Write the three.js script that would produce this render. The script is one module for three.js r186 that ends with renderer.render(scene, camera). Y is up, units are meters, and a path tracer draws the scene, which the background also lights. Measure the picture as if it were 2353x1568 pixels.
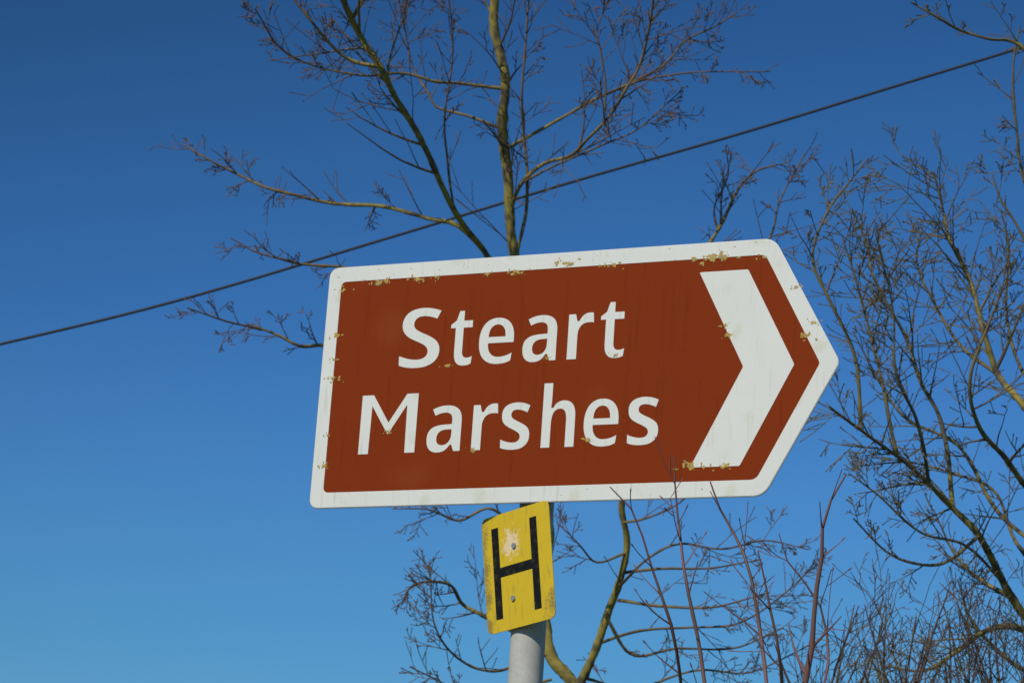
import * as THREE from 'three';
import { FontLoader } from 'three/addons/loaders/FontLoader.js';
import { mergeGeometries } from 'three/addons/utils/BufferGeometryUtils.js';
import { createNoise3D, createNoise4D } from 'simplex-noise';

// ---------------------------------------------------------------- camera
const W = 1024, H = 682;
const scene = new THREE.Scene();
const VFOV = 2 * Math.atan(784 / 6140);
const camera = new THREE.PerspectiveCamera(VFOV * 180 / Math.PI, W / H, 0.1, 3000);
const PITCH = 16 * Math.PI / 180, ROLL = -4 * Math.PI / 180;
camera.position.set(0, 1.6, 0);
camera.rotation.order = 'YXZ';
camera.rotation.set(PITCH, 0, -ROLL);
camera.focus = 5.1; camera.userData.fStop = 20;
camera.updateMatrixWorld(true);

// ---------------------------------------------------------------- sun and sky
const SUN_EL = 36 * Math.PI / 180, SUN_AZ = 36 * Math.PI / 180;       // behind the viewer, to the left
const sunDir = new THREE.Vector3(-Math.sin(SUN_AZ) * Math.cos(SUN_EL), Math.sin(SUN_EL), Math.cos(SUN_AZ) * Math.cos(SUN_EL));
const sun = new THREE.DirectionalLight(new THREE.Color(1, 0.95, 0.86), 3.0);
sun.position.copy(sunDir).multiplyScalar(60); sun.castShadow = true; sun.shadow.radius = 1;
sun.shadow.mapSize.set(2048, 2048);
Object.assign(sun.shadow.camera, { left: -25, right: 25, top: 25, bottom: -25, near: 1, far: 150 });
scene.add(sun, sun.target);

const lin = (v) => { v /= 255; return v <= 0.04045 ? v / 12.92 : Math.pow((v + 0.055) / 1.055, 2.4); };
const skyStops = [[-90, 150, 165, 170], [-2, 178, 205, 222], [0, 172, 206, 226], [4, 128, 188, 226], [9, 92, 164, 217], [12.5, 80, 147, 214],
  [16, 66, 129, 202], [20, 57, 114, 181], [23.5, 49, 101, 165], [35, 43, 91, 155], [90, 35, 78, 138]].map(([e, r, g, b]) => [e, lin(r), lin(g), lin(b)]);
{
  const w = 1024, h = 512, d = new Float32Array(w * h * 4), v = new THREE.Vector3();
  for (let j = 0; j < h; j++) {
    const el = ((j + 0.5) / h - 0.5) * 180;
    let k = 0; while (k < skyStops.length - 2 && skyStops[k + 1][0] < el) k++;
    const a = skyStops[k], b = skyStops[k + 1], t = Math.min(1, Math.max(0, (el - a[0]) / (b[0] - a[0])));
    for (let i = 0; i < w; i++) {
      const ph = ((i + 0.5) / w - 0.5) * 2 * Math.PI, e = el * Math.PI / 180;
      v.set(Math.cos(ph) * Math.cos(e), Math.sin(e), Math.sin(ph) * Math.cos(e));
      const c = v.dot(sunDir), f = 0.965 - 0.65 * Math.exp(-c * c / 0.17);          // deepest blue a quarter turn away from the sun
      const o = (j * w + i) * 4;
      for (let q = 1; q < 4; q++) d[o + q - 1] = (a[q] + (b[q] - a[q]) * t) * f;
      d[o + 3] = 1;
    }
  }
  const tex = new THREE.DataTexture(d, w, h, THREE.RGBAFormat, THREE.FloatType);
  tex.mapping = THREE.EquirectangularReflectionMapping; tex.colorSpace = THREE.LinearSRGBColorSpace;
  tex.magFilter = THREE.LinearFilter; tex.minFilter = THREE.LinearFilter; tex.wrapS = THREE.RepeatWrapping; tex.needsUpdate = true;
  scene.background = tex; scene.environment = tex;
}
const renderer = new THREE.WebGLRenderer({ antialias: true });
renderer.setSize(W, H);
renderer.toneMapping = THREE.LinearToneMapping;
renderer.toneMappingExposure = 1.0;
renderer.shadowMap.enabled = true;

// ---------------------------------------------------------------- helpers
let seed = 7;
const rnd = () => { seed |= 0; seed = seed + 0x6D2B79F5 | 0; let t = Math.imul(seed ^ seed >>> 15, 1 | seed); t = t + Math.imul(t ^ t >>> 7, 61 | t) ^ t; return ((t ^ t >>> 14) >>> 0) / 4294967296; };
const rr = (a, b) => a + (b - a) * rnd();
const noise = createNoise3D(rnd), noise4 = createNoise4D(rnd);
const V = (x, y, z) => new THREE.Vector3(x, y, z);
const fwd = camera.getWorldDirection(V(0, 0, 0)), right = V(1, 0, 0).applyQuaternion(camera.quaternion), upv = V(0, 1, 0).applyQuaternion(camera.quaternion);
// where a thing seen in direction (u, v) stands when it is d metres away
function at(u, v, d) {
  return camera.position.clone().addScaledVector(fwd, d).addScaledVector(right, (u - 1176) / 6140 * d).addScaledVector(upv, (784 - v) / 6140 * d);
}
function put(mesh, name, parent = scene) { mesh.name = name; mesh.castShadow = mesh.receiveShadow = true; parent.add(mesh); return mesh; }
function noiseMap(size, fn, metres) {
  const d = new Uint8Array(size * size * 4);
  for (let j = 0; j < size; j++) for (let i = 0; i < size; i++) {
    const c = fn(i / size, j / size), o = (j * size + i) * 4;
    for (let q = 0; q < 3; q++) { const x = Math.min(1, Math.max(0, c[q])); d[o + q] = Math.round(255 * (x <= 0.0031308 ? 12.92 * x : 1.055 * Math.pow(x, 1 / 2.4) - 0.055)); }
    d[o + 3] = 255;
  }
  const t = new THREE.DataTexture(d, size, size); t.colorSpace = THREE.SRGBColorSpace; t.wrapS = t.wrapT = THREE.RepeatWrapping;
  t.magFilter = THREE.LinearFilter; t.minFilter = THREE.LinearMipmapLinearFilter; t.generateMipmaps = true; t.repeat.set(1 / metres, 1 / metres); t.needsUpdate = true;
  return t;
}
const TAU = Math.PI * 2;
// noise that repeats seamlessly over the unit square; sy below s draws it out into vertical runs
const tn = (x, y, s, o = 0, sy = s) => noise4(Math.cos(x * TAU) * s * 0.55 + o, Math.sin(x * TAU) * s * 0.55 - o, Math.cos(y * TAU) * sy * 0.55 + o * 2, Math.sin(y * TAU) * sy * 0.55);
const sm = (a, b, x) => { const t = Math.min(1, Math.max(0, (x - a) / (b - a))); return t * t * (3 - 2 * t); };

// ---------------------------------------------------------------- ground
{
  const g = new THREE.CircleGeometry(900, 64); g.rotateX(-Math.PI / 2);
  const uv = g.attributes.uv, p = g.attributes.position;
  for (let i = 0; i < p.count; i++) uv.setXY(i, p.getX(i), p.getZ(i));
  const m = new THREE.MeshStandardMaterial({ roughness: 1, map: noiseMap(512, (x, y) => {
    const n = 0.5 + 0.3 * tn(x, y, 1.2) + 0.3 * tn(x, y, 9, 5); return [0.075 + 0.05 * n, 0.085 + 0.06 * n, 0.025 + 0.015 * n]; }, 6) });
  const o = put(new THREE.Mesh(g, m), 'ground'); o.userData = { kind: 'structure', label: 'rough winter grass verge around the sign post', category: 'ground' };
}

// ---------------------------------------------------------------- direction sign
const S = V(0.05118, 2.95125, -4.94455), YAW = 24.223 * Math.PI / 180;
const brownMat = new THREE.MeshPhysicalMaterial({ roughness: 0.66, specularIntensity: 0.14, map: noiseMap(1024, (x, y) => {
  const n = tn(x, y, 0.9) * 0.5 + tn(x, y, 3.1, 3) * 0.3 + tn(x, y, 30, 9) * 0.25, run = sm(0.25, 0.9, tn(x, y, 16, 13, 1.1)) * (0.5 + 0.5 * tn(x, y, 40, 15, 12)), pale = sm(0.3, 0.9, tn(x, y, 1.6, 17));
  const k = (1 + 0.09 * n) * (1 - 0.20 * run), sp = tn(x, y, 75, 20) > 0.78 ? 0.75 : tn(x, y, 60, 24) > 0.86 ? 1.35 : 1;
  return [(0.222 + 0.016 * pale) * k * sp, (0.031 + 0.009 * pale) * k * sp, (0.0030 + 0.003 * pale) * k * sp]; }, 0.9) });
const whiteMat = new THREE.MeshPhysicalMaterial({ roughness: 0.6, specularIntensity: 0.35, map: noiseMap(1024, (x, y) => {
  const n = tn(x, y, 1.3, 30) * 0.6 + tn(x, y, 9, 33) * 0.25 + tn(x, y, 45, 35) * 0.15, run = sm(0.2, 0.9, tn(x, y, 20, 41, 1.3)) * sm(-0.5, 0.6, tn(x, y, 2.2, 44)), alg = sm(0.35, 0.9, tn(x, y, 2.6, 47) + 0.25 * tn(x, y, 30, 48));
  const k = 0.725 * (1 + 0.03 * n) - 0.10 * run - 0.07 * alg, t = tn(x, y, 85, 51) > 0.8 ? 0.78 : 1;
  return [k * t, (k + 0.004 - 0.012 * run) * t, (k - 0.06 - 0.04 * run - 0.05 * alg) * t]; }, 0.62) });
const aluMat = new THREE.MeshStandardMaterial({ color: new THREE.Color().setRGB(0.42, 0.43, 0.43), roughness: 0.5, metalness: 0.6 });
const steelMat = new THREE.MeshStandardMaterial({ roughness: 0.7, map: noiseMap(512, (x, y) => {
  const n = tn(x, y, 2, 60) * 0.5 + tn(x, y, 12, 61) * 0.4 + tn(x, y, 36, 62) * 0.35, st = Math.max(0, tn(x, y, 4.5, 66) - 0.35), k = 0.48 * (1 + 0.20 * n);
  return [k - 0.14 * st, k - 0.012 - 0.17 * st, k - 0.065 - 0.2 * st]; }, 0.5) });

function rounded(pts, r) {                                           // closed outline with rounded corners
  const s = new THREE.Shape(), n = pts.length;
  for (let i = 0; i < n; i++) {
    const p0 = pts[(i + n - 1) % n], p = pts[i], p1 = pts[(i + 1) % n], q = Array.isArray(r) ? r[i] : r;
    const a = new THREE.Vector2(p0[0] - p[0], p0[1] - p[1]), b = new THREE.Vector2(p1[0] - p[0], p1[1] - p[1]);
    a.setLength(Math.min(q, a.length() / 2)); b.setLength(Math.min(q, b.length() / 2));
    if (i === 0) s.moveTo(p[0] + a.x, p[1] + a.y); else s.lineTo(p[0] + a.x, p[1] + a.y);
    s.quadraticCurveTo(p[0], p[1], p[0] + b.x, p[1] + b.y);
  }
  s.closePath(); return s;
}
const ext = (shape, z0, z1, bevel = 0) => new THREE.ExtrudeGeometry(shape, { depth: z1 - z0 - bevel * 2, bevelEnabled: bevel > 0, bevelSize: bevel, bevelThickness: bevel, bevelSegments: 2, curveSegments: 10 }).translate(0, 0, z0 + bevel);
const signOutline = (d, l = 0.467, w = 0.468, h = 0.2475) => {         // outline moved inwards by d
  const t = 0.6035, tip = t - d * Math.hypot(h, t - w) / h, y = h - d, xc = tip - (t - w) * y / h;
  return [[-l + d, y], [-l + d, -y], [xc, -y], [tip, 0], [xc, y]];
};
{
  const g = new THREE.Group(); g.name = 'direction_sign'; scene.add(g);
  g.position.set(S.x, 0, S.z); g.rotation.y = -YAW;
  g.userData = { label: 'brown arrow-shaped sign reading Steart Marshes on a grey steel post', category: 'road sign' };
  const Y = S.y, up = (geo) => geo.translate(0, Y, 0);
  put(new THREE.Mesh(up(ext(rounded(signOutline(0), [0.022, 0.022, 0.022, 0.012, 0.022]), -0.003, 0, 0.0006)), aluMat), 'panel', g);
  const face = ext(rounded(signOutline(0.003), [0.02, 0.02, 0.02, 0.01, 0.02]), -0.0006, 0.0004);
  put(new THREE.Mesh(up(face), brownMat), 'face_sheet', g);
  const bs = rounded(signOutline(0.0012), [0.021, 0.021, 0.021, 0.011, 0.021]); bs.holes.push(rounded(signOutline(0.0335, 0.472, 0.472, 0.25), [0.012, 0.012, 0.012, 0.006, 0.012]));
  put(new THREE.Mesh(up(ext(bs, -0.0004, 0.001)), whiteMat), 'border', g);
  const ch = rounded([[0.3225, 0.1895], [0.4190, 0.1895], [0.5165, 0.0], [0.4190, -0.1895], [0.3225, -0.1895], [0.4175, 0.0]], 0.003);
  put(new THREE.Mesh(up(ext(ch, -0.0002, 0.001)), whiteMat), 'chevron', g);
  const font = await new FontLoader().loadAsync('fonts/droid/droid_sans_bold.typeface.json');
  const letterM = (h, w, W0) => {                                     // the middle strokes meet well above the line
    const k = W0 / w, st = 0.0265, a = 0.0285, yt = 0.55 * h, yb = 0.30 * h, y1 = yb + (h - yt) / (w / 2 - a) * (w / 2 - st);
    return new THREE.Shape([[0, 0], [st, 0], [st, y1], [w / 2, yb], [w - st, y1], [w - st, 0], [w, 0], [w, h], [w - a, h], [w / 2, yt], [a, h], [0, h]].map(([x, y]) => new THREE.Vector2(x * k, y)));
  };
  const line = (text, spans, base, cap) => {                          // each letter fills its own measured span
    const box = (c) => { const b = new THREE.Box2(); for (const q of font.generateShapes(c, 1)) for (const p of q.getPoints(6)) b.expandByPoint(p); return b; };
    const size = cap / box('M').max.y;
    [...text].forEach((c, i) => {
      const b = box(c), [x0, x1] = spans[i], k = (x1 - x0) / ((b.max.x - b.min.x) * size);
      const shapes = c === 'M' ? [letterM(cap, x1 - x0, size * (b.max.x - b.min.x))] : font.generateShapes(c, size);
      if (c === 'M') b.set(new THREE.Vector2(0, 0), new THREE.Vector2(b.max.x - b.min.x, 1));
      const geo = new THREE.ExtrudeGeometry(shapes, { depth: 0.0010, bevelEnabled: true, bevelThickness: 0.0001, bevelSize: 0, bevelOffset: -0.0025, bevelSegments: 1, curveSegments: 8 });
      geo.translate(-b.min.x * size, 0, 0); geo.scale(k, 1, 1); geo.translate(x0, base + Y, -0.0002);
      put(new THREE.Mesh(geo, whiteMat), 'letter', g).userData.label = `white letter ${c}`;
    });
  };
  line('Steart', [[-0.299, -0.207], [-0.190, -0.139], [-0.128, -0.050], [-0.035, 0.040], [0.0585, 0.1125], [0.125, 0.178]], 0.0285, 0.124);
  line('Marshes', [[-0.3715, -0.2445], [-0.225, -0.148], [-0.129, -0.075], [-0.068, -0.004], [0.0165, 0.0885], [0.1025, 0.177], [0.192, 0.258]], -0.1440, 0.124);
  // rails, clips and the post behind
  for (const y of [0.15, -0.15]) {
    const sh = new THREE.Shape([[0, -0.02], [0, 0.02], [-0.022, 0.014], [-0.022, 0.011], [-0.004, 0.011], [-0.004, -0.011], [-0.022, -0.011], [-0.022, -0.014]].map(([a, b]) => new THREE.Vector2(a, b)));
    const rail = new THREE.ExtrudeGeometry(sh, { depth: 0.86, bevelEnabled: false }); rail.rotateY(Math.PI / 2); rail.translate(-0.43, Y + y, -0.0035);
    // the profile's depth axis runs backwards from the panel
    const p = rail.attributes.position; for (let i = 0; i < p.count; i++) p.setZ(i, -0.0035 - Math.abs(p.getZ(i) + 0.0035));
    rail.computeVertexNormals(); put(new THREE.Mesh(rail, aluMat), 'rail', g);
    const clip = new THREE.TorusGeometry(0.036, 0.004, 8, 40); clip.scale(1, 1, 5); clip.rotateX(Math.PI / 2); clip.translate(-0.007, Y + y, -0.060);
    put(new THREE.Mesh(clip, aluMat), 'post_clip', g);
  }
  const top = Y + 0.2, prof = [[0, 0], [0.033, 0], [0.033, top - 0.012], [0.031, top - 0.004], [0.025, top], [0, top + 0.002]].map(([a, b]) => new THREE.Vector2(a, b));
  const post = new THREE.LatheGeometry(prof, 48); { const uv = post.attributes.uv; const p = post.attributes.position; for (let i = 0; i < uv.count; i++) uv.setXY(i, uv.getX(i) * 0.207, p.getY(i)); }
  post.translate(-0.007, 0, -0.060);
  put(new THREE.Mesh(post, steelMat), 'post', g);
  // lichen growing along the edges of the sheeting
  const blobs = [], crust = (x, y, r) => {                            // a thin crust with a ragged rim
    const n = 14, pos = [0, 0, rr(0.0004, 0.0009)], col = [], idx = [], o = rr(0, 90), st = rr(0.6, 1.5);
    for (let i = 0; i < n; i++) { const a = i / n * TAU, f = r * (0.75 + 0.55 * noise(Math.cos(a) * 1.7 + o, Math.sin(a) * 1.7, o)); pos.push(Math.cos(a) * f * st, Math.sin(a) * f / st, 0); idx.push(0, i + 1, (i + 1) % n + 1); }
    const c = mix3([0.50, 0.33, 0.07], [0.33, 0.30, 0.16], rnd() * rnd()); for (let i = 0; i <= n; i++) { const k = rr(0.75, 1.15); col.push(c[0] * k, c[1] * k, c[2] * k); }
    const geo = new THREE.BufferGeometry(); geo.setAttribute('position', new THREE.Float32BufferAttribute(pos, 3)); geo.setAttribute('color', new THREE.Float32BufferAttribute(col, 3)); geo.setIndex(idx); geo.computeVertexNormals();
    geo.translate(x, y + Y, 0.00115); blobs.push(geo);
  };
  const mix3 = (a, b, t) => a.map((v, i) => v + (b[i] - v) * t);
  const spot = (x, y, r) => {
    crust(x, y, r * rr(0.5, 0.8));
    for (let k = 0, n = 5 + Math.floor(rnd() * 12); k < n; k++) { const d = r * (0.4 + 2.2 * rnd() * rnd()), a = rr(0, TAU); crust(x + Math.cos(a) * d * 1.6, y + Math.sin(a) * d * 0.6, r * 0.42 * Math.pow(rnd(), 1.6) + 0.0005); }
  };
  for (let k = 0; k < 90; k++) crust(rr(-0.45, 0.45), rr(0, 1) < 0.7 ? rr(0.214, 0.243) : rr(-0.243, -0.214), 0.0004 + 0.0016 * Math.pow(rnd(), 3));
  for (const [x, y, r] of [[-0.355, 0.2115, 9], [-0.338, 0.212, 6], [-0.432, 0.20, 7], [-0.4395, 0.1057, 9], [-0.4395, 0.0151, 8], [-0.4405, 0.055, 5], [-0.4395, -0.1623, 7], [-0.269, 0.2125, 8], [-0.23, 0.2135, 6], [-0.053, 0.2135, 8],
    [-0.12, 0.214, 6], [0.03, 0.228, 6], [0.056, 0.222, 8], [0.1465, 0.216, 8], [0.31, 0.2165, 8], [0.345, 0.217, 12], [0.366, 0.2175, 9], [0.386, 0.0628, 7], [0.378, 0.082, 5], [0.5349, 0.0546, 8], [0.5500, 0.078, 7], [0.5145, 0.1484, 5],
    [0.3262, -0.1867, 9], [0.35, -0.19, 6], [0.3942, -0.1888, 7], [-0.1233, -0.1423, 6], [-0.3087, -0.0965, 5], [0.1145, -0.1292, 6], [0.02, 0.035, 4], [-0.19, 0.03, 5], [0.16, 0.034, 5], [0.45, 0.212, 5], [-0.44, -0.10, 4]]) spot(x, y, r * 0.0012);
  const lm = new THREE.MeshStandardMaterial({ vertexColors: true, roughness: 1, side: THREE.DoubleSide });
  const l = put(new THREE.Mesh(mergeGeometries(blobs), lm), 'lichen', g); l.userData = { kind: 'stuff', label: 'yellow lichen along the edges of the white border' };
}

// ---------------------------------------------------------------- yellow hydrant plate
{
  const g = new THREE.Group(); g.name = 'hydrant_sign'; scene.add(g);
  const a = 47.77 * Math.PI / 180;
  g.position.set(0.0405, 2.5800, -5.0072 + 0.05);
  const ax = V(Math.cos(a), 0, Math.sin(a)), nn = V(-Math.sin(a), 0, Math.cos(a)), tilt = 0.076, rl = 0.1036;
  const up = V(0, Math.cos(tilt), 0).addScaledVector(nn, Math.sin(tilt)), a2 = ax.clone().multiplyScalar(Math.cos(rl)).addScaledVector(up, Math.sin(rl)), u2 = up.clone().multiplyScalar(Math.cos(rl)).addScaledVector(ax, -Math.sin(rl));
  g.quaternion.setFromRotationMatrix(new THREE.Matrix4().makeBasis(a2, u2, a2.clone().cross(u2)));
  g.userData = { label: 'small weathered yellow plate with a black H strapped to the post below the brown sign', category: 'sign' };
  const w = 0.0925, h = 0.112;
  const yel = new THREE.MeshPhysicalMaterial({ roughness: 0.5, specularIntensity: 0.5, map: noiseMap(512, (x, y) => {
    const n = tn(x, y, 1.5, 70) * 0.5 + tn(x, y, 7, 71) * 0.5, run = sm(0.2, 0.9, tn(x, y, 9, 73, 1.2)), gr = tn(x, y, 2, 75) * 0.5 + tn(x, y, 13, 76) * 0.45 + tn(x, y, 40, 77) * 0.25;
    const where = Math.max(sm(0.26, 0.10, x) * 0.65, sm(0.62, 0.95, x) * sm(0.45, 0.10, y) * 0.7);                       // grime lies thickest along the outer margin and in the low corner
    const m = Math.min(0.9, sm(0.45, 1.2, gr + where * 1.5) * 0.9 + 0.4 * run), k = 1 + 0.05 * n;
    const glare = Math.hypot((x - 0.44) / 0.17, (y - 0.73) / 0.20) + 0.35 * tn(x, y, 5, 78) + 0.3 * tn(x, y, 18, 79) + 0.2 * tn(x, y, 50, 80);     // sun glare painted into the colour as a pale ragged patch
    if (glare < 0.5) return [0.80, 0.62, 0.38].map((c) => c * (1 + 0.12 * n));
    return [0.70 * k * (1 - m * 0.58), 0.485 * k * (1 - m * 0.55), 0.022 + 0.035 * m]; }, 0.224) });
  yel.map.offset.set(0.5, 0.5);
  const blk = new THREE.MeshPhysicalMaterial({ roughness: 0.6, specularIntensity: 0.4, map: noiseMap(256, (x, y) => { const n = Math.max(0, tn(x, y, 3, 80) * 0.6 + tn(x, y, 12, 81) * 0.5 - 0.1); return [0.008 + 0.07 * n, 0.008 + 0.06 * n, 0.008 + 0.01 * n]; }, 0.2) });
  const geo = ext(rounded([[-w, h], [-w, -h], [w, -h], [w, h]], 0.016), -0.002, 0, 0.0006);
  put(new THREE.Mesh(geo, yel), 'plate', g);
  const hs = new THREE.Shape(); const L = 0.066, B = 0.0185, T = 0.088;
  [[-L, T], [-L, -T], [-L + B, -T], [-L + B, -B / 2], [L - B - 0.008, -B / 2], [L - B - 0.008, -T], [L - 0.008, -T], [L - 0.008, T], [L - B - 0.008, T], [L - B - 0.008, B / 2], [-L + B, B / 2], [-L + B, T]].forEach(([x, y], i) => i ? hs.lineTo(x, y) : hs.moveTo(x, y));
  put(new THREE.Mesh(ext(hs, -0.0005, 0.0006), blk), 'letter', g).userData.label = 'black letter H';
  // strap round the post
  const inv = g.quaternion.clone().invert();
  g.updateMatrixWorld(true);
  for (const dy of [0.05, -0.05]) {
    const t = new THREE.TorusGeometry(0.0345, 0.002, 6, 40); t.scale(1, 1, 6); t.rotateX(Math.PI / 2); t.applyQuaternion(inv);
    const c = g.worldToLocal(V(0.0694, 2.5767 + dy, -5.0025)); t.translate(c.x, c.y, c.z);
    put(new THREE.Mesh(t, aluMat), 'strap', g);
    const b = new THREE.BoxGeometry(0.03, 0.016, 0.02); b.translate(c.x + 0.004, c.y, -0.0125); put(new THREE.Mesh(b, aluMat), 'bracket', g);
    const bolt = new THREE.CylinderGeometry(0.0055, 0.006, 0.004, 6); bolt.rotateX(Math.PI / 2); bolt.translate(c.x + 0.004, c.y, 0.0016); put(new THREE.Mesh(bolt, aluMat), 'bolt', g);
  }
}

// ---------------------------------------------------------------- bare branches
function tube(pts, radii, sides, tint) {                            // pts: Vector3 list, radii per point
  const n = pts.length, pos = [], nor = [], col = [], idx = [];
  let N = V(0, 0, 0), T = V(0, 0, 0);
  for (let i = 0; i < n; i++) {
    const t = pts[Math.min(n - 1, i + 1)].clone().sub(pts[Math.max(0, i - 1)]).normalize();
    if (i === 0) { N = Math.abs(t.y) < 0.9 ? V(0, 1, 0) : V(1, 0, 0); }
    N.addScaledVector(t, -N.dot(t)); if (N.lengthSq() < 1e-8) N = V(t.y, t.z, t.x).addScaledVector(t, -V(t.y, t.z, t.x).dot(t)); N.normalize();
    const B = t.clone().cross(N);
    for (let k = 0; k < sides; k++) {
      const a = k / sides * TAU, d = N.clone().multiplyScalar(Math.cos(a)).addScaledVector(B, Math.sin(a));
      const bump = sides > 6 ? 1 + 0.10 * noise(pts[i].x * 9 + d.x * 2, pts[i].y * 9, d.z * 2) + 0.09 * noise(pts[i].x * 30 + d.x * 3, pts[i].y * 26, d.z * 3) + 0.07 * noise(pts[i].x * 80 + d.x * 5, pts[i].y * 40, d.z * 5 + pts[i].z * 80) : 1;
      const p = pts[i].clone().addScaledVector(d, radii[i] * bump);
      pos.push(p.x, p.y, p.z); nor.push(d.x, d.y, d.z); col.push(...tint(p, radii[i]));
      if (i < n - 1) { const a0 = i * sides + k, a1 = i * sides + (k + 1) % sides; idx.push(a0, a1, a0 + sides, a1, a1 + sides, a0 + sides); }
    }
  }
  const g = new THREE.BufferGeometry();
  g.setAttribute('position', new THREE.Float32BufferAttribute(pos, 3)); g.setAttribute('normal', new THREE.Float32BufferAttribute(nor, 3)); g.setAttribute('color', new THREE.Float32BufferAttribute(col, 3));
  g.setIndex(idx); return g;
}
const mix = (a, b, t) => a.map((x, i) => x + (b[i] - x) * t);
// bark: grey-brown with patches of yellow-green lichen on older wood, red-brown on young twigs
const barkTint = (moss, young) => (p, r) => {
  const n = noise(p.x * 5, p.y * 3.5, p.z * 5) * 0.6 + noise(p.x * 21, p.y * 15, p.z * 21) * 0.5, fine = 1 + 0.3 * noise(p.x * 60, p.y * 40, p.z * 60) + 0.2 * noise(p.x * 130, p.y * 90, p.z * 130);
  const old = mix([0.075, 0.062, 0.045], [0.30, 0.24, 0.05], Math.min(1, Math.max(0, n * 1.7 + moss)));
  const age = Math.min(1, Math.max(0, (r - 0.004) / 0.008));
  return mix(young, old, age).map((c) => c * fine);
};
const barkMat = new THREE.MeshStandardMaterial({ vertexColors: true, roughness: 0.9 });
const stemMat = new THREE.MeshStandardMaterial({ vertexColors: true, roughness: 0.6 });
let nTwig = 0;
function twig(out, p, dir, len, r, level, o) {
  const seg = level > 1 ? 6 : level === 1 ? 5 : 4, pts = [p.clone()], rad = [r]; let d = dir.clone().normalize(), q = p.clone();
  const bend = V(rr(-1, 1), rr(-1, 1), rr(-1, 1)).multiplyScalar(o.wild);
  const kids = [];
  for (let i = 1; i <= seg; i++) {
    d.addScaledVector(bend, 0.35).add(V(rr(-1, 1), rr(-1, 1), rr(-1, 1)).multiplyScalar(o.wild * 0.9)); d.y += o.rise; d.normalize();
    q = q.clone().addScaledVector(d, len / seg); pts.push(q); const f = i / seg; rad.push(Math.max(o.tip, r * (1 - 0.75 * f)));
    if (level > 0 && (i < seg || rnd() < 0.5)) kids.push([q, d.clone(), rad[i], f]);
  }
  if (level === 0 && rnd() < 0.7) {                                  // a bud at the tip
    const e = rad[seg], b = rr(0.006, 0.013);
    pts.push(q.clone().addScaledVector(d, b * 0.45), q.clone().addScaledVector(d, b)); rad.push(e * rr(1.4, 2.1), e * 0.3);
  }
  out.push(tube(pts, rad, r > 0.006 ? 5 : 3, o.tint)); nTwig++;
  let side = rnd() < 0.5 ? 1 : -1;
  for (const [c, cd, cr, f] of kids) {
    if (rnd() > o.fill) continue;
    const axis = cd.clone().cross(V(rr(-1, 1), rr(-1, 1), rr(-1, 1))).normalize(); side = -side;
    const nd = cd.clone().applyAxisAngle(axis, rr(0.5, 1.05));
    twig(out, c, nd, len * rr(0.32, 0.62) * (1.1 - 0.45 * f), cr * rr(0.5, 0.75), level - 1, o);
  }
}
function addTree(name, label, category, group, base, trunk, limbs, o) {
  const t = new THREE.Group(); t.name = name; scene.add(t); t.position.copy(base); t.userData = { label, category }; if (group) t.userData.group = group;
  const local = (p) => p.clone().sub(base);
  const curve = (P, R, sides, step) => {
    const c = new THREE.CatmullRomCurve3(P, false, 'centripetal'), L = c.getLength(), n = Math.max(6, Math.round(L / step)), pts = [], rad = [];
    for (let i = 0; i <= n; i++) {
      const f = c.getUtoTmapping(i / n, null), k = f * (P.length - 1), a = Math.min(P.length - 2, Math.floor(k)), p = c.getPoint(f);
      const R1 = R[a] + (R[a + 1] - R[a]) * (k - a), wob = o.wobble * Math.min(1, R1 * 60);
      p.x += noise(p.x * 2.2, p.y * 2.2, 11) * wob; p.y += noise(p.x * 2.2, p.y * 2.2, 31) * wob * 0.6; p.z += noise(p.z * 2.2, p.y * 2.2, 51) * wob;
      pts.push(p); rad.push(R1 * (1 + 0.10 * noise(p.x * 7, p.y * 7, p.z * 7) + 0.22 * Math.max(0, noise(p.x * 11, p.y * 11, p.z * 11 + 40) - 0.45)));
    }
    return [pts, rad, tube(pts, rad, sides, (q, r) => o.tint(q.clone().add(base), r))];
  };
  if (trunk) put(new THREE.Mesh(curve(trunk.pts.map(local), trunk.rad, 18, 0.02)[2], o.mat), 'trunk', t);
  for (const l of limbs) {
    const [pts, rad, geo] = curve(l.pts.map(local), l.rad, l.rad[0] > 0.012 ? 16 : 7, o.step ?? (l.rad[0] > 0.012 ? 0.016 : 0.03));
    const m = put(new THREE.Mesh(geo, o.mat), l.name ?? 'limb', t);
    const out = [], n = pts.length; let len = 0; for (let i = 1; i < n; i++) len += pts[i].distanceTo(pts[i - 1]);
    const count = Math.round(len * (l.dens ?? o.dens) * (o.lush ?? 1)), ot = { ...o, ...l.o, tint: (q, r) => o.tint(q.clone().add(base), r) };
    for (let k = 0; k < count; k++) {
      const f = (l.from ?? 0.12) + (1 - (l.from ?? 0.12)) * Math.sqrt((k + rnd()) / count) * 0.99, i = Math.min(n - 2, Math.floor(f * (n - 1)));
      const td = pts[i + 1].clone().sub(pts[i]).normalize(), axis = td.clone().cross(V(rr(-1, 1), rr(-1, 1), rr(-1, 1))).normalize();
      const d = td.applyAxisAngle(axis, rr(0.45, 1.1));
      const r0 = Math.min(rad[i] * 0.65, rr(0.003, 0.0085));
      twig(out, pts[i], d, (l.tw ?? o.tw) * rr(0.4, 1.25) * (1.15 - 0.5 * f), Math.max(o.tip, r0), rnd() < 0.55 ? o.level : o.level - 1, ot);
    }
    if (out.length) { const s = put(new THREE.Mesh(mergeGeometries(out), o.mat), 'twigs', m); s.userData.kind = 'stuff'; }
  }
  return t;
}
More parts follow.
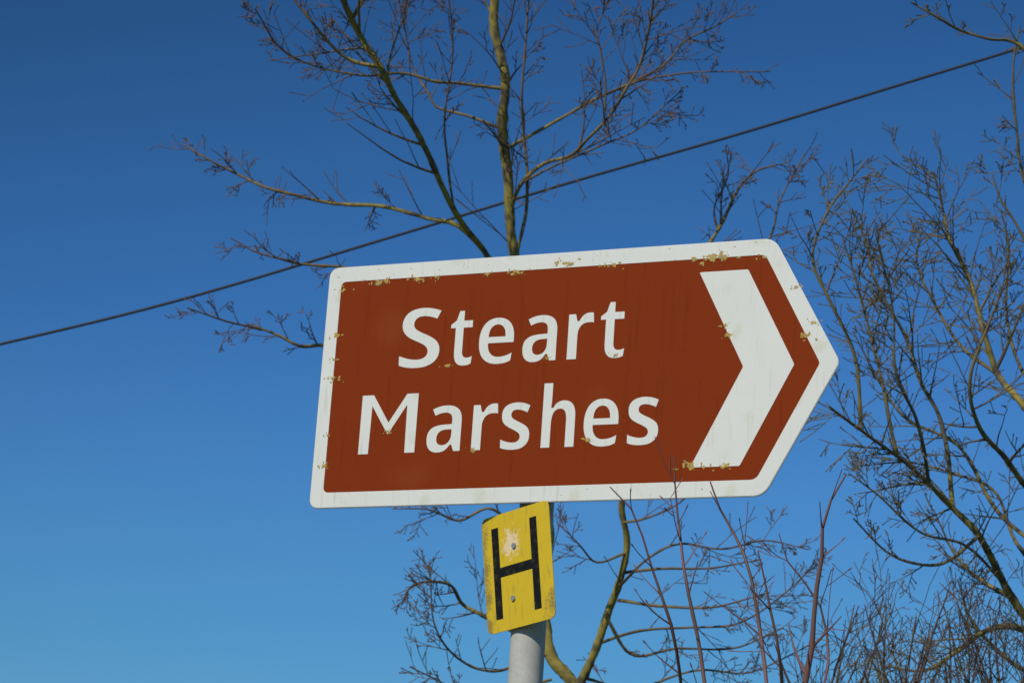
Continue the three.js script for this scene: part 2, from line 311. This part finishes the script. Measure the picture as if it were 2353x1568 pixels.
// path of directions [u, v, nearer(-)/farther(+) metres] and the half-widths seen there
const limb = (D, path, r0, r1, more = {}) => ({ pts: path.map(([u, v, z = 0]) => at(u, v, D + z)), rad: path.map((_, i) => (r0 + (r1 - r0) * i / (path.length - 1)) / 6140 * D), ...more });

// the tree behind the sign
{
  const D = 13, foot = at(1350, 1640, D), base = V(foot.x + 0.12, 0, foot.z);
  const o = { tint: barkTint(1.0, [0.135, 0.09, 0.06]), mat: barkMat, wobble: 0.022, dens: 9, tw: 0.42, level: 2, wild: 0.10, rise: 0.03, fill: 0.62, tip: 0.0022, lush: 1.35 };
  const trunk = { pts: [base.clone().add(V(0, -0.1, 0)), base.clone().add(V(0.01, 0.5, 0)), base.clone().add(V(-0.06, 2.2, 0)), at(1352, 1720, D), at(1330, 1572, D)], rad: [0.12, 0.085, 0.068, 0.054, 0.048] };
  const few = { dens: 3 };
  addTree('bare_tree', 'leafless tree with yellow lichened trunk rising directly behind the brown sign', 'tree', 'leafless trees behind the sign', base, trunk, [
    limb(D, [[1331, 1590], [1300, 1545, .02], [1270, 1508, .05], [1254, 1440, .1], [1258, 1320, .12], [1260, 1180, .15], [1232, 900, .2], [1188, 620, .2], [1172, 480, .2], [1152, 300, .15], [1150, 180, .1], [1136, 60, .1], [1127, -60, .1], [1118, -300, 0], [1100, -560, 0]], 14, 9.5, { dens: 4, from: 0.1, tw: 0.5 }),
    limb(D, [[1331, 1580], [1362, 1500, -.03], [1395, 1410, -.06], [1422, 1340, -.1], [1433, 1240, -.15], [1432, 1160, -.2], [1450, 1000, -.2], [1520, 800, -.1], [1600, 620, 0], [1650, 530, .1], [1690, 440, .15], [1735, 395, .2], [1790, 378, .3]], 10.5, 2, { dens: 6, tw: 0.36 }),
    limb(D, [[1190, 700, .2], [1112, 585, .1], [1070, 530, 0], [1045, 480, -.1], [1005, 400, -.2], [960, 310, -.3], [905, 220, -.4], [875, 150, -.5], [840, 90, -.5], [790, 0, -.6], [740, -90, -.7], [690, -220, -.8]], 6.5, 6.5, { dens: 13, from: 0.3, tw: 0.48 }),
    limb(D, [[1150, 640, .2], [1060, 525, .3], [985, 503, .4], [880, 475, .5], [760, 468, .6], [680, 448, .6], [610, 430, .6], [550, 402, .7], [470, 362, .7], [422, 332, .8]], 6, 2, { dens: 8, tw: 0.26, from: 0.15 }),
    limb(D, [[1190, 760, .2], [1000, 690, .1], [900, 640, 0], [790, 612, -.1], [690, 604, -.1], [640, 592, -.2], [590, 580, -.2], [530, 546, -.2]], 5, 1.5, { dens: 5, tw: 0.2, from: 0.4 }),
    limb(D, [[1196, 950, .2], [1000, 860, .2], [850, 810, .1], [740, 793, .1], [690, 795, 0], [640, 770, 0], [600, 755, 0], [520, 738, -.1], [428, 707, -.2]], 6, 1.6, { dens: 6, tw: 0.2, from: 0.4 }),
    limb(D, [[1178, 470, .2], [1200, 420, .1], [1250, 375, .1], [1310, 355, 0], [1340, 325, -.1], [1400, 265, -.2], [1440, 200, -.3], [1470, 150, -.3], [1490, 60, -.4], [1502, -30, -.5]], 5, 2.4, { dens: 12, tw: 0.36 }),
    limb(D, [[1156, 345, .2], [1215, 312, .3], [1290, 270, .4], [1370, 225, .5], [1460, 185, .6], [1520, 150, .7], [1580, 90, .8], [1640, 62, .8], [1692, 28, .9]], 5, 1.6, { dens: 12, tw: 0.3 }),
    limb(D, [[1370, 225, .5], [1450, 190, .4], [1540, 172, .4], [1620, 165, .3], [1772, 164, .3]], 3.2, 1.3, { dens: 8, tw: 0.18 }),
    limb(D, [[1385, 290, -.2], [1392, 200, -.2], [1380, 120, -.2], [1370, 70, -.2], [1408, -20, -.2]], 2.8, 1.6, { dens: 14, tw: 0.26 }),
    limb(D, [[1200, 420, .1], [1290, 372, 0], [1390, 330, -.1], [1460, 300, -.2], [1560, 215, -.2]], 3, 1.3, { dens: 11, tw: 0.24 }),
    limb(D, [[1150, 205, .15], [1060, 192, .1], [1000, 188, 0], [930, 168, 0], [840, 172, -.1], [720, 148, -.1], [640, 108, -.2], [585, 20, -.3]], 4.4, 1.6, { dens: 11, tw: 0.3 }),
    limb(D, [[1160, 300, .15], [1080, 268, .2], [1000, 245, .3], [985, 220, .3], [945, 150, .4], [930, 60, .4], [900, -60, .4]], 4, 1.6, { dens: 11, tw: 0.3 }),
    limb(D, [[1188, 590, .2], [1210, 500, .2], [1212, 400, .1], [1204, 320, .1], [1196, 200, 0], [1212, 60, 0], [1220, -60, 0]], 4.4, 2, { dens: 9, tw: 0.26 }),
    limb(D, [[1045, 480, -.1], [1030, 380, -.1], [1022, 280, -.2], [1040, 130, -.2], [1030, -20, -.3]], 3, 1.6, { dens: 10, tw: 0.28 }),
    limb(D, [[875, 150, -.5], [800, 132, -.5], [710, 40, -.6], [640, -40, -.6]], 5, 2, { dens: 12, tw: 0.28 }),
    limb(D, [[1232, 1475, .06], [1105, 1412, 0], [1060, 1388, 0], [1025, 1342, -.1], [945, 1345, -.2], [920, 1390, -.2]], 6, 1.5, { dens: 10, tw: 0.26 }),
    limb(D, [[1206, 1250, .15], [1125, 1168, .1], [1055, 1195, .1], [985, 1170, 0], [900, 1168, 0]], 4, 1.4, { dens: 10, tw: 0.22 }),
    limb(D, [[1262, 1500, .04], [1130, 1540, -.1], [1050, 1510, -.2], [1000, 1440, -.3], [985, 1300, -.3]], 4, 1.4, { dens: 10, tw: 0.24 }),
    limb(D, [[1270, 1560, .04], [1120, 1610, -.1], [1040, 1580, -.2], [940, 1530, -.3]], 4, 1.4, { dens: 12, tw: 0.28 }),
    limb(D, [[1430, 1315, -.1], [1530, 1306, -.1], [1640, 1305, 0], [1750, 1285, 0]], 4, 1.5, { dens: 9, tw: 0.22, ...few }),
    limb(D, [[1420, 1380, -.1], [1520, 1392, -.2], [1640, 1392, -.3], [1770, 1360, -.4]], 4.4, 1.6, { dens: 9, tw: 0.28 }),
    limb(D, [[1392, 1420, -.1], [1450, 1502, 0], [1560, 1490, .1], [1690, 1488, .2], [1800, 1440, .2]], 4.2, 1.6, { dens: 6, tw: 0.24 }),
    limb(D, [[1432, 1270, -.15], [1370, 1290, -.2], [1330, 1250, -.3], [1285, 1205, -.3]], 3.4, 1.4, { dens: 10, tw: 0.22 }),
    limb(D, [[1432, 1200, -.2], [1480, 1192, -.3], [1545, 1165, -.3], [1620, 1100, -.4]], 3.4, 1.4, { dens: 7, tw: 0.2 }),
    limb(D, [[1425, 1345, -.1], [1480, 1290, 0], [1560, 1250, .1], [1660, 1262, .1], [1760, 1240, .2], [1860, 1262, .2]], 3.6, 1.4, { dens: 9, tw: 0.24 }),
    limb(D, [[1370, 1480, 0], [1470, 1450, .2], [1580, 1440, .3], [1700, 1430, .3], [1830, 1340, .4], [1880, 1280, .4]], 3.8, 1.4, { dens: 9, tw: 0.26 }),
    limb(D, [[1345, 1560, 0], [1460, 1580, .3], [1600, 1540, .3], [1720, 1545, .4], [1860, 1480, .5]], 3.8, 1.5, { dens: 9, tw: 0.28 }),
    limb(D, [[1540, 770, -.1], [1700, 640, 0], [1770, 540, .1], [1790, 470, .1], [1850, 352, .2]], 4, 1.5, { dens: 8, tw: 0.24 }),
    limb(D, [[1650, 530, .1], [1640, 480, .1], [1672, 400, 0], [1668, 345, 0]], 2.6, 1.3, { dens: 7, tw: 0.16 }),
  ], o);
}
// the larger tree at the right
{
  const D = 10.5, b0 = at(2470, 1700, D), base = V(b0.x + 0.05, 0, b0.z);
  const o = { tint: barkTint(0.7, [0.14, 0.115, 0.06]), mat: barkMat, wobble: 0.02, dens: 11, tw: 0.36, level: 2, wild: 0.10, rise: 0.02, fill: 0.6, tip: 0.002, lush: 1.4 };
  const trunk = { pts: [base.clone().add(V(0, -0.1, 0)), base.clone().add(V(0, 0.6, 0)), at(2470, 1700, D), at(2425, 1400, D), at(2408, 1100, D), at(2430, 700, D), at(2450, 300, D), at(2440, -200, D), at(2450, -600, D)], rad: [0.17, 0.12, 0.085, 0.075, 0.065, 0.05, 0.04, 0.025, 0.01] };
  addTree('bare_tree_001', 'leafless spreading tree whose limbs reach in from beside the point of the sign', 'tree', 'leafless trees behind the sign', base, trunk, [
    limb(D, [[2415, 1040], [2345, 920], [2300, 862, .1], [2265, 770, .1], [2225, 640, .2], [2182, 545, .2], [2166, 470, .3], [2148, 395, .3]], 9.2, 1.9, { dens: 15, tw: 0.34 }),
    limb(D, [[2425, 1500], [2352, 1400], [2290, 1300, -.1], [2240, 1212, -.2], [2190, 1165, -.2], [2130, 1112, -.3], [2060, 1050, -.4], [1985, 990, -.5], [1908, 935, -.6]], 10.3, 2.2, { dens: 13, tw: 0.3 }),
    limb(D, [[2435, 1480], [2335, 1440, .1], [2270, 1450, .2], [2190, 1500, .3], [2120, 1540, .4], [2040, 1530, .4]], 9.2, 2.4, { dens: 14, tw: 0.3 }),
    limb(D, [[2250, 1230, -.2], [2170, 1294, -.2], [2090, 1292, -.3], [2040, 1270, -.3], [1960, 1190, -.4]], 4.6, 1.8, { dens: 6, tw: 0.18 }),
    limb(D, [[2190, 1165, -.2], [2160, 960, -.1], [2115, 880, -.1], [2080, 780, 0], [2010, 640, 0], [1990, 560, .1], [1960, 480, .1]], 5.7, 1.7, { dens: 14, tw: 0.32 }),
    limb(D, [[2060, 1050, -.4], [2035, 900, -.4], [1995, 760, -.3], [1960, 620, -.3], [1935, 540, -.3]], 4.6, 1.6, { dens: 14, tw: 0.3 }),
    limb(D, [[1985, 990, -.5], [1965, 820, -.5], [1910, 700, -.5], [1868, 590, -.5], [1900, 490, -.5], [1950, 420, -.4], [1996, 362, -.4]], 4.6, 1.6, { dens: 11, tw: 0.26 }),
    limb(D, [[2300, 862, .1], [2215, 800, .3], [2150, 700, .4], [2105, 600, .5], [2120, 520, .5]], 5, 1.7, { dens: 14, tw: 0.3 }),
    limb(D, [[2130, 1112, -.3], [2105, 960, -.5], [2060, 850, -.6], [2050, 720, -.6], [2020, 560, -.7]], 4.6, 1.6, { dens: 13, tw: 0.3 }),
    limb(D, [[2405, 1180], [2320, 1060, -.2], [2250, 980, -.4], [2230, 860, -.5], [2290, 700, -.5], [2330, 600, -.5]], 6.9, 1.9, { dens: 14, tw: 0.32 }),
    limb(D, [[2410, 1280], [2300, 1180, .2], [2200, 1020, .3], [2080, 960, .4], [2010, 860, .5], [1960, 760, .5]], 5.7, 1.7, { dens: 12, tw: 0.3 }),
    limb(D, [[2448, 300], [2352, 108, -.1], [2320, 94, -.1], [2280, 90, -.2], [2210, 70, -.2], [2150, 38, -.3], [2095, 5, -.3]], 5.3, 1.9, { dens: 6, tw: 0.18, from: 0.3 }),
    limb(D, [[2434, 620], [2350, 400, .1], [2334, 300, .1], [2330, 150, .1], [2345, 60, .1]], 4.6, 1.7, { dens: 7, tw: 0.2 }),
    limb(D, [[2428, 760], [2340, 520, 0], [2300, 455, 0], [2282, 400, 0]], 3.9, 1.7, { dens: 6, tw: 0.2 }),
    limb(D, [[2330, 1370, 0], [2250, 1330, .2], [2200, 1280, .3], [2150, 1180, .4]], 5.7, 1.8, { dens: 13, tw: 0.28 }),
    limb(D, [[2440, 1560], [2340, 1530, .3], [2230, 1420, .3], [2200, 1330, .3]], 6.9, 1.9, { dens: 14, tw: 0.3 }),
    limb(D, [[2300, 1330, -.1], [2210, 1250, -.3], [2120, 1225, -.4], [2010, 1130, -.5], [1950, 1085, -.5]], 4, 1.5, { dens: 9, tw: 0.22 }),
    limb(D, [[2418, 1360], [2330, 1240, .3], [2290, 1130, .4], [2200, 1090, .5], [2090, 1060, .6], [2000, 1050, .6]], 5, 1.6, { dens: 12, tw: 0.26 }),
    limb(D, [[2412, 960], [2330, 800, .2], [2310, 700, .3], [2320, 560, .3], [2300, 480, .3]], 5, 1.6, { dens: 9, tw: 0.24 }),
  ], o);
}
// thickets of upright red shoots
function thicket(name, label, group, D, u0, spread, stems, o) {
  const foot = at(u0, 1700, D), base = V(foot.x, 0, foot.z);
  const limbs = stems.map(([path, r0, r1]) => {
    const pts = path.map(([u, v, z = 0]) => at(u, v, D + z)), last = pts[0];
    const root = V(base.x + (last.x - base.x) * spread, -0.05, base.z + (last.z - base.z) * spread + rr(-0.06, 0.06)), midp = root.clone().lerp(last, 0.55); midp.x += (last.x - root.x) * 0.15;
    const all = [root, midp, ...pts], a = r0 * 1.5, thick = o.thick ?? 1, rad = all.map((_, i) => thick * (i < 2 ? a - (a - r0) * i * 0.4 : r0 + (r1 - r0) * (i - 2) / (pts.length - 1)) / 6140 * D);
    return { pts: all, rad, name: 'shoot', from: 0.5 };
  });
  addTree(name, label, 'shrub', group, base, null, limbs, o);
}
{
  const red = (k) => (p, r) => { const n = noise(p.x * 12, p.y * 6, p.z * 12) * 0.5 + noise(p.x * 50, p.y * 24, p.z * 50) * 0.3; return mix([0.20, 0.085, 0.07], [0.16, 0.11, 0.085], Math.min(1, Math.max(0, 0.3 + n))).map((c) => c * k); };
  const o = { tint: red(1), mat: stemMat, wobble: 0.014, dens: 4.0, tw: 0.14, level: 1, wild: 0.09, rise: 0.06, fill: 0.4, tip: 0.0009, step: 0.05, thick: 1.25 };
  const D = 4.45, st = [
    [[[1830, 1720], [1852, 1568], [1868, 1480], [1873, 1380], [1888, 1290], [1892, 1200], [1905, 1160], [1945, 1090]], 6.5, 1.8],
    [[[1625, 1720], [1606, 1480, .05], [1577, 1330, .05], [1563, 1220, .1], [1553, 1140, .1], [1549, 1045, .1]], 4, 1.2],
    [[[1570, 1720], [1545, 1450, -.1], [1515, 1350, -.1], [1485, 1260, -.1], [1463, 1185, -.1], [1402, 1118, -.1]], 3.6, 1.1],
    [[[1770, 1720], [1742, 1420, .1], [1720, 1300, .1], [1690, 1230, .15], [1646, 1150, .15], [1632, 1105, .15]], 4, 1.2],
    [[[1800, 1720], [1790, 1500, -.1], [1768, 1390, -.1], [1757, 1330, -.1], [1742, 1265, -.1]], 3.6, 1.2],
    [[[1690, 1720], [1682, 1500, .2], [1668, 1340, .2], [1640, 1230, .2], [1625, 1180, .2]], 3, 1.1],
    [[[1860, 1720], [1905, 1500, .2], [1880, 1380, .2], [1810, 1290, .2], [1790, 1225, .2]], 3, 1.1],
    [[[1720, 1720], [1700, 1600, -.2], [1640, 1480, -.2], [1615, 1390, -.2], [1603, 1300, -.2]], 3, 1.1],
    [[[1896, 1185], [1850, 1150], [1800, 1132], [1748, 1136]], 1.8, 0.9],
  ].filter((_, i) => i < 5 || i === 6);
  thicket('red_stemmed_shrub', 'thin red upright shoots growing up to the lower edge of the brown sign', null, D, 1760, 0.35, st, o);
  const far = [];
  for (let k = 0; k < 26; k++) {
    const u = rr(1940, 2400), h = rr(1370, 1540) - (u > 2150 ? rr(0, 90) : 0), lean = rr(-150, 150), z = rr(-0.6, 0.6);
    far.push([[[u + lean * 1.6, 1760, z], [u + lean * 0.8, (1760 + h) / 2 + 60, z], [u + lean * 0.25, h + 80, z], [u, h, z]], rr(3, 5), 1.2]);
  }
  const grey = (p, r) => { const n = noise(p.x * 4, p.y * 3, p.z * 4) * 0.7 + noise(p.x * 40, p.y * 20, p.z * 40) * 0.3; return mix([0.105, 0.07, 0.06], [0.17, 0.14, 0.05], sm(-0.1, 0.7, n)); };
  thicket('tangled_shrub', 'tangled thicket of grey-brown shoots below the spreading tree', null, 9, 2180, 0.55, far, { ...o, thick: 1, tint: grey, mat: barkMat, dens: 4.6, tw: 0.34, level: 2, wild: 0.16, fill: 0.5, tip: 0.0014, wobble: 0.05 });
}

// ---------------------------------------------------------------- overhead cable
{
  const D = 18, seen = [[-1500, 1120], [0, 790], [400, 692], [880, 550], [1320, 416], [1700, 307], [2060, 197], [2352, 108], [3900, -370]];
  const c = new THREE.CatmullRomCurve3(seen.map(([u, v]) => at(u, v, D)));
  const m = new THREE.MeshStandardMaterial({ color: new THREE.Color().setRGB(0.022, 0.024, 0.028), roughness: 0.7 });
  const o = put(new THREE.Mesh(new THREE.TubeGeometry(c, 200, 0.0096, 10), m), 'overhead_cable');
  o.userData = { label: 'thin dark overhead cable sloping across the sky behind the tree', category: 'cable' };
}
console.log('twigs', nTwig);
renderer.render(scene, camera);
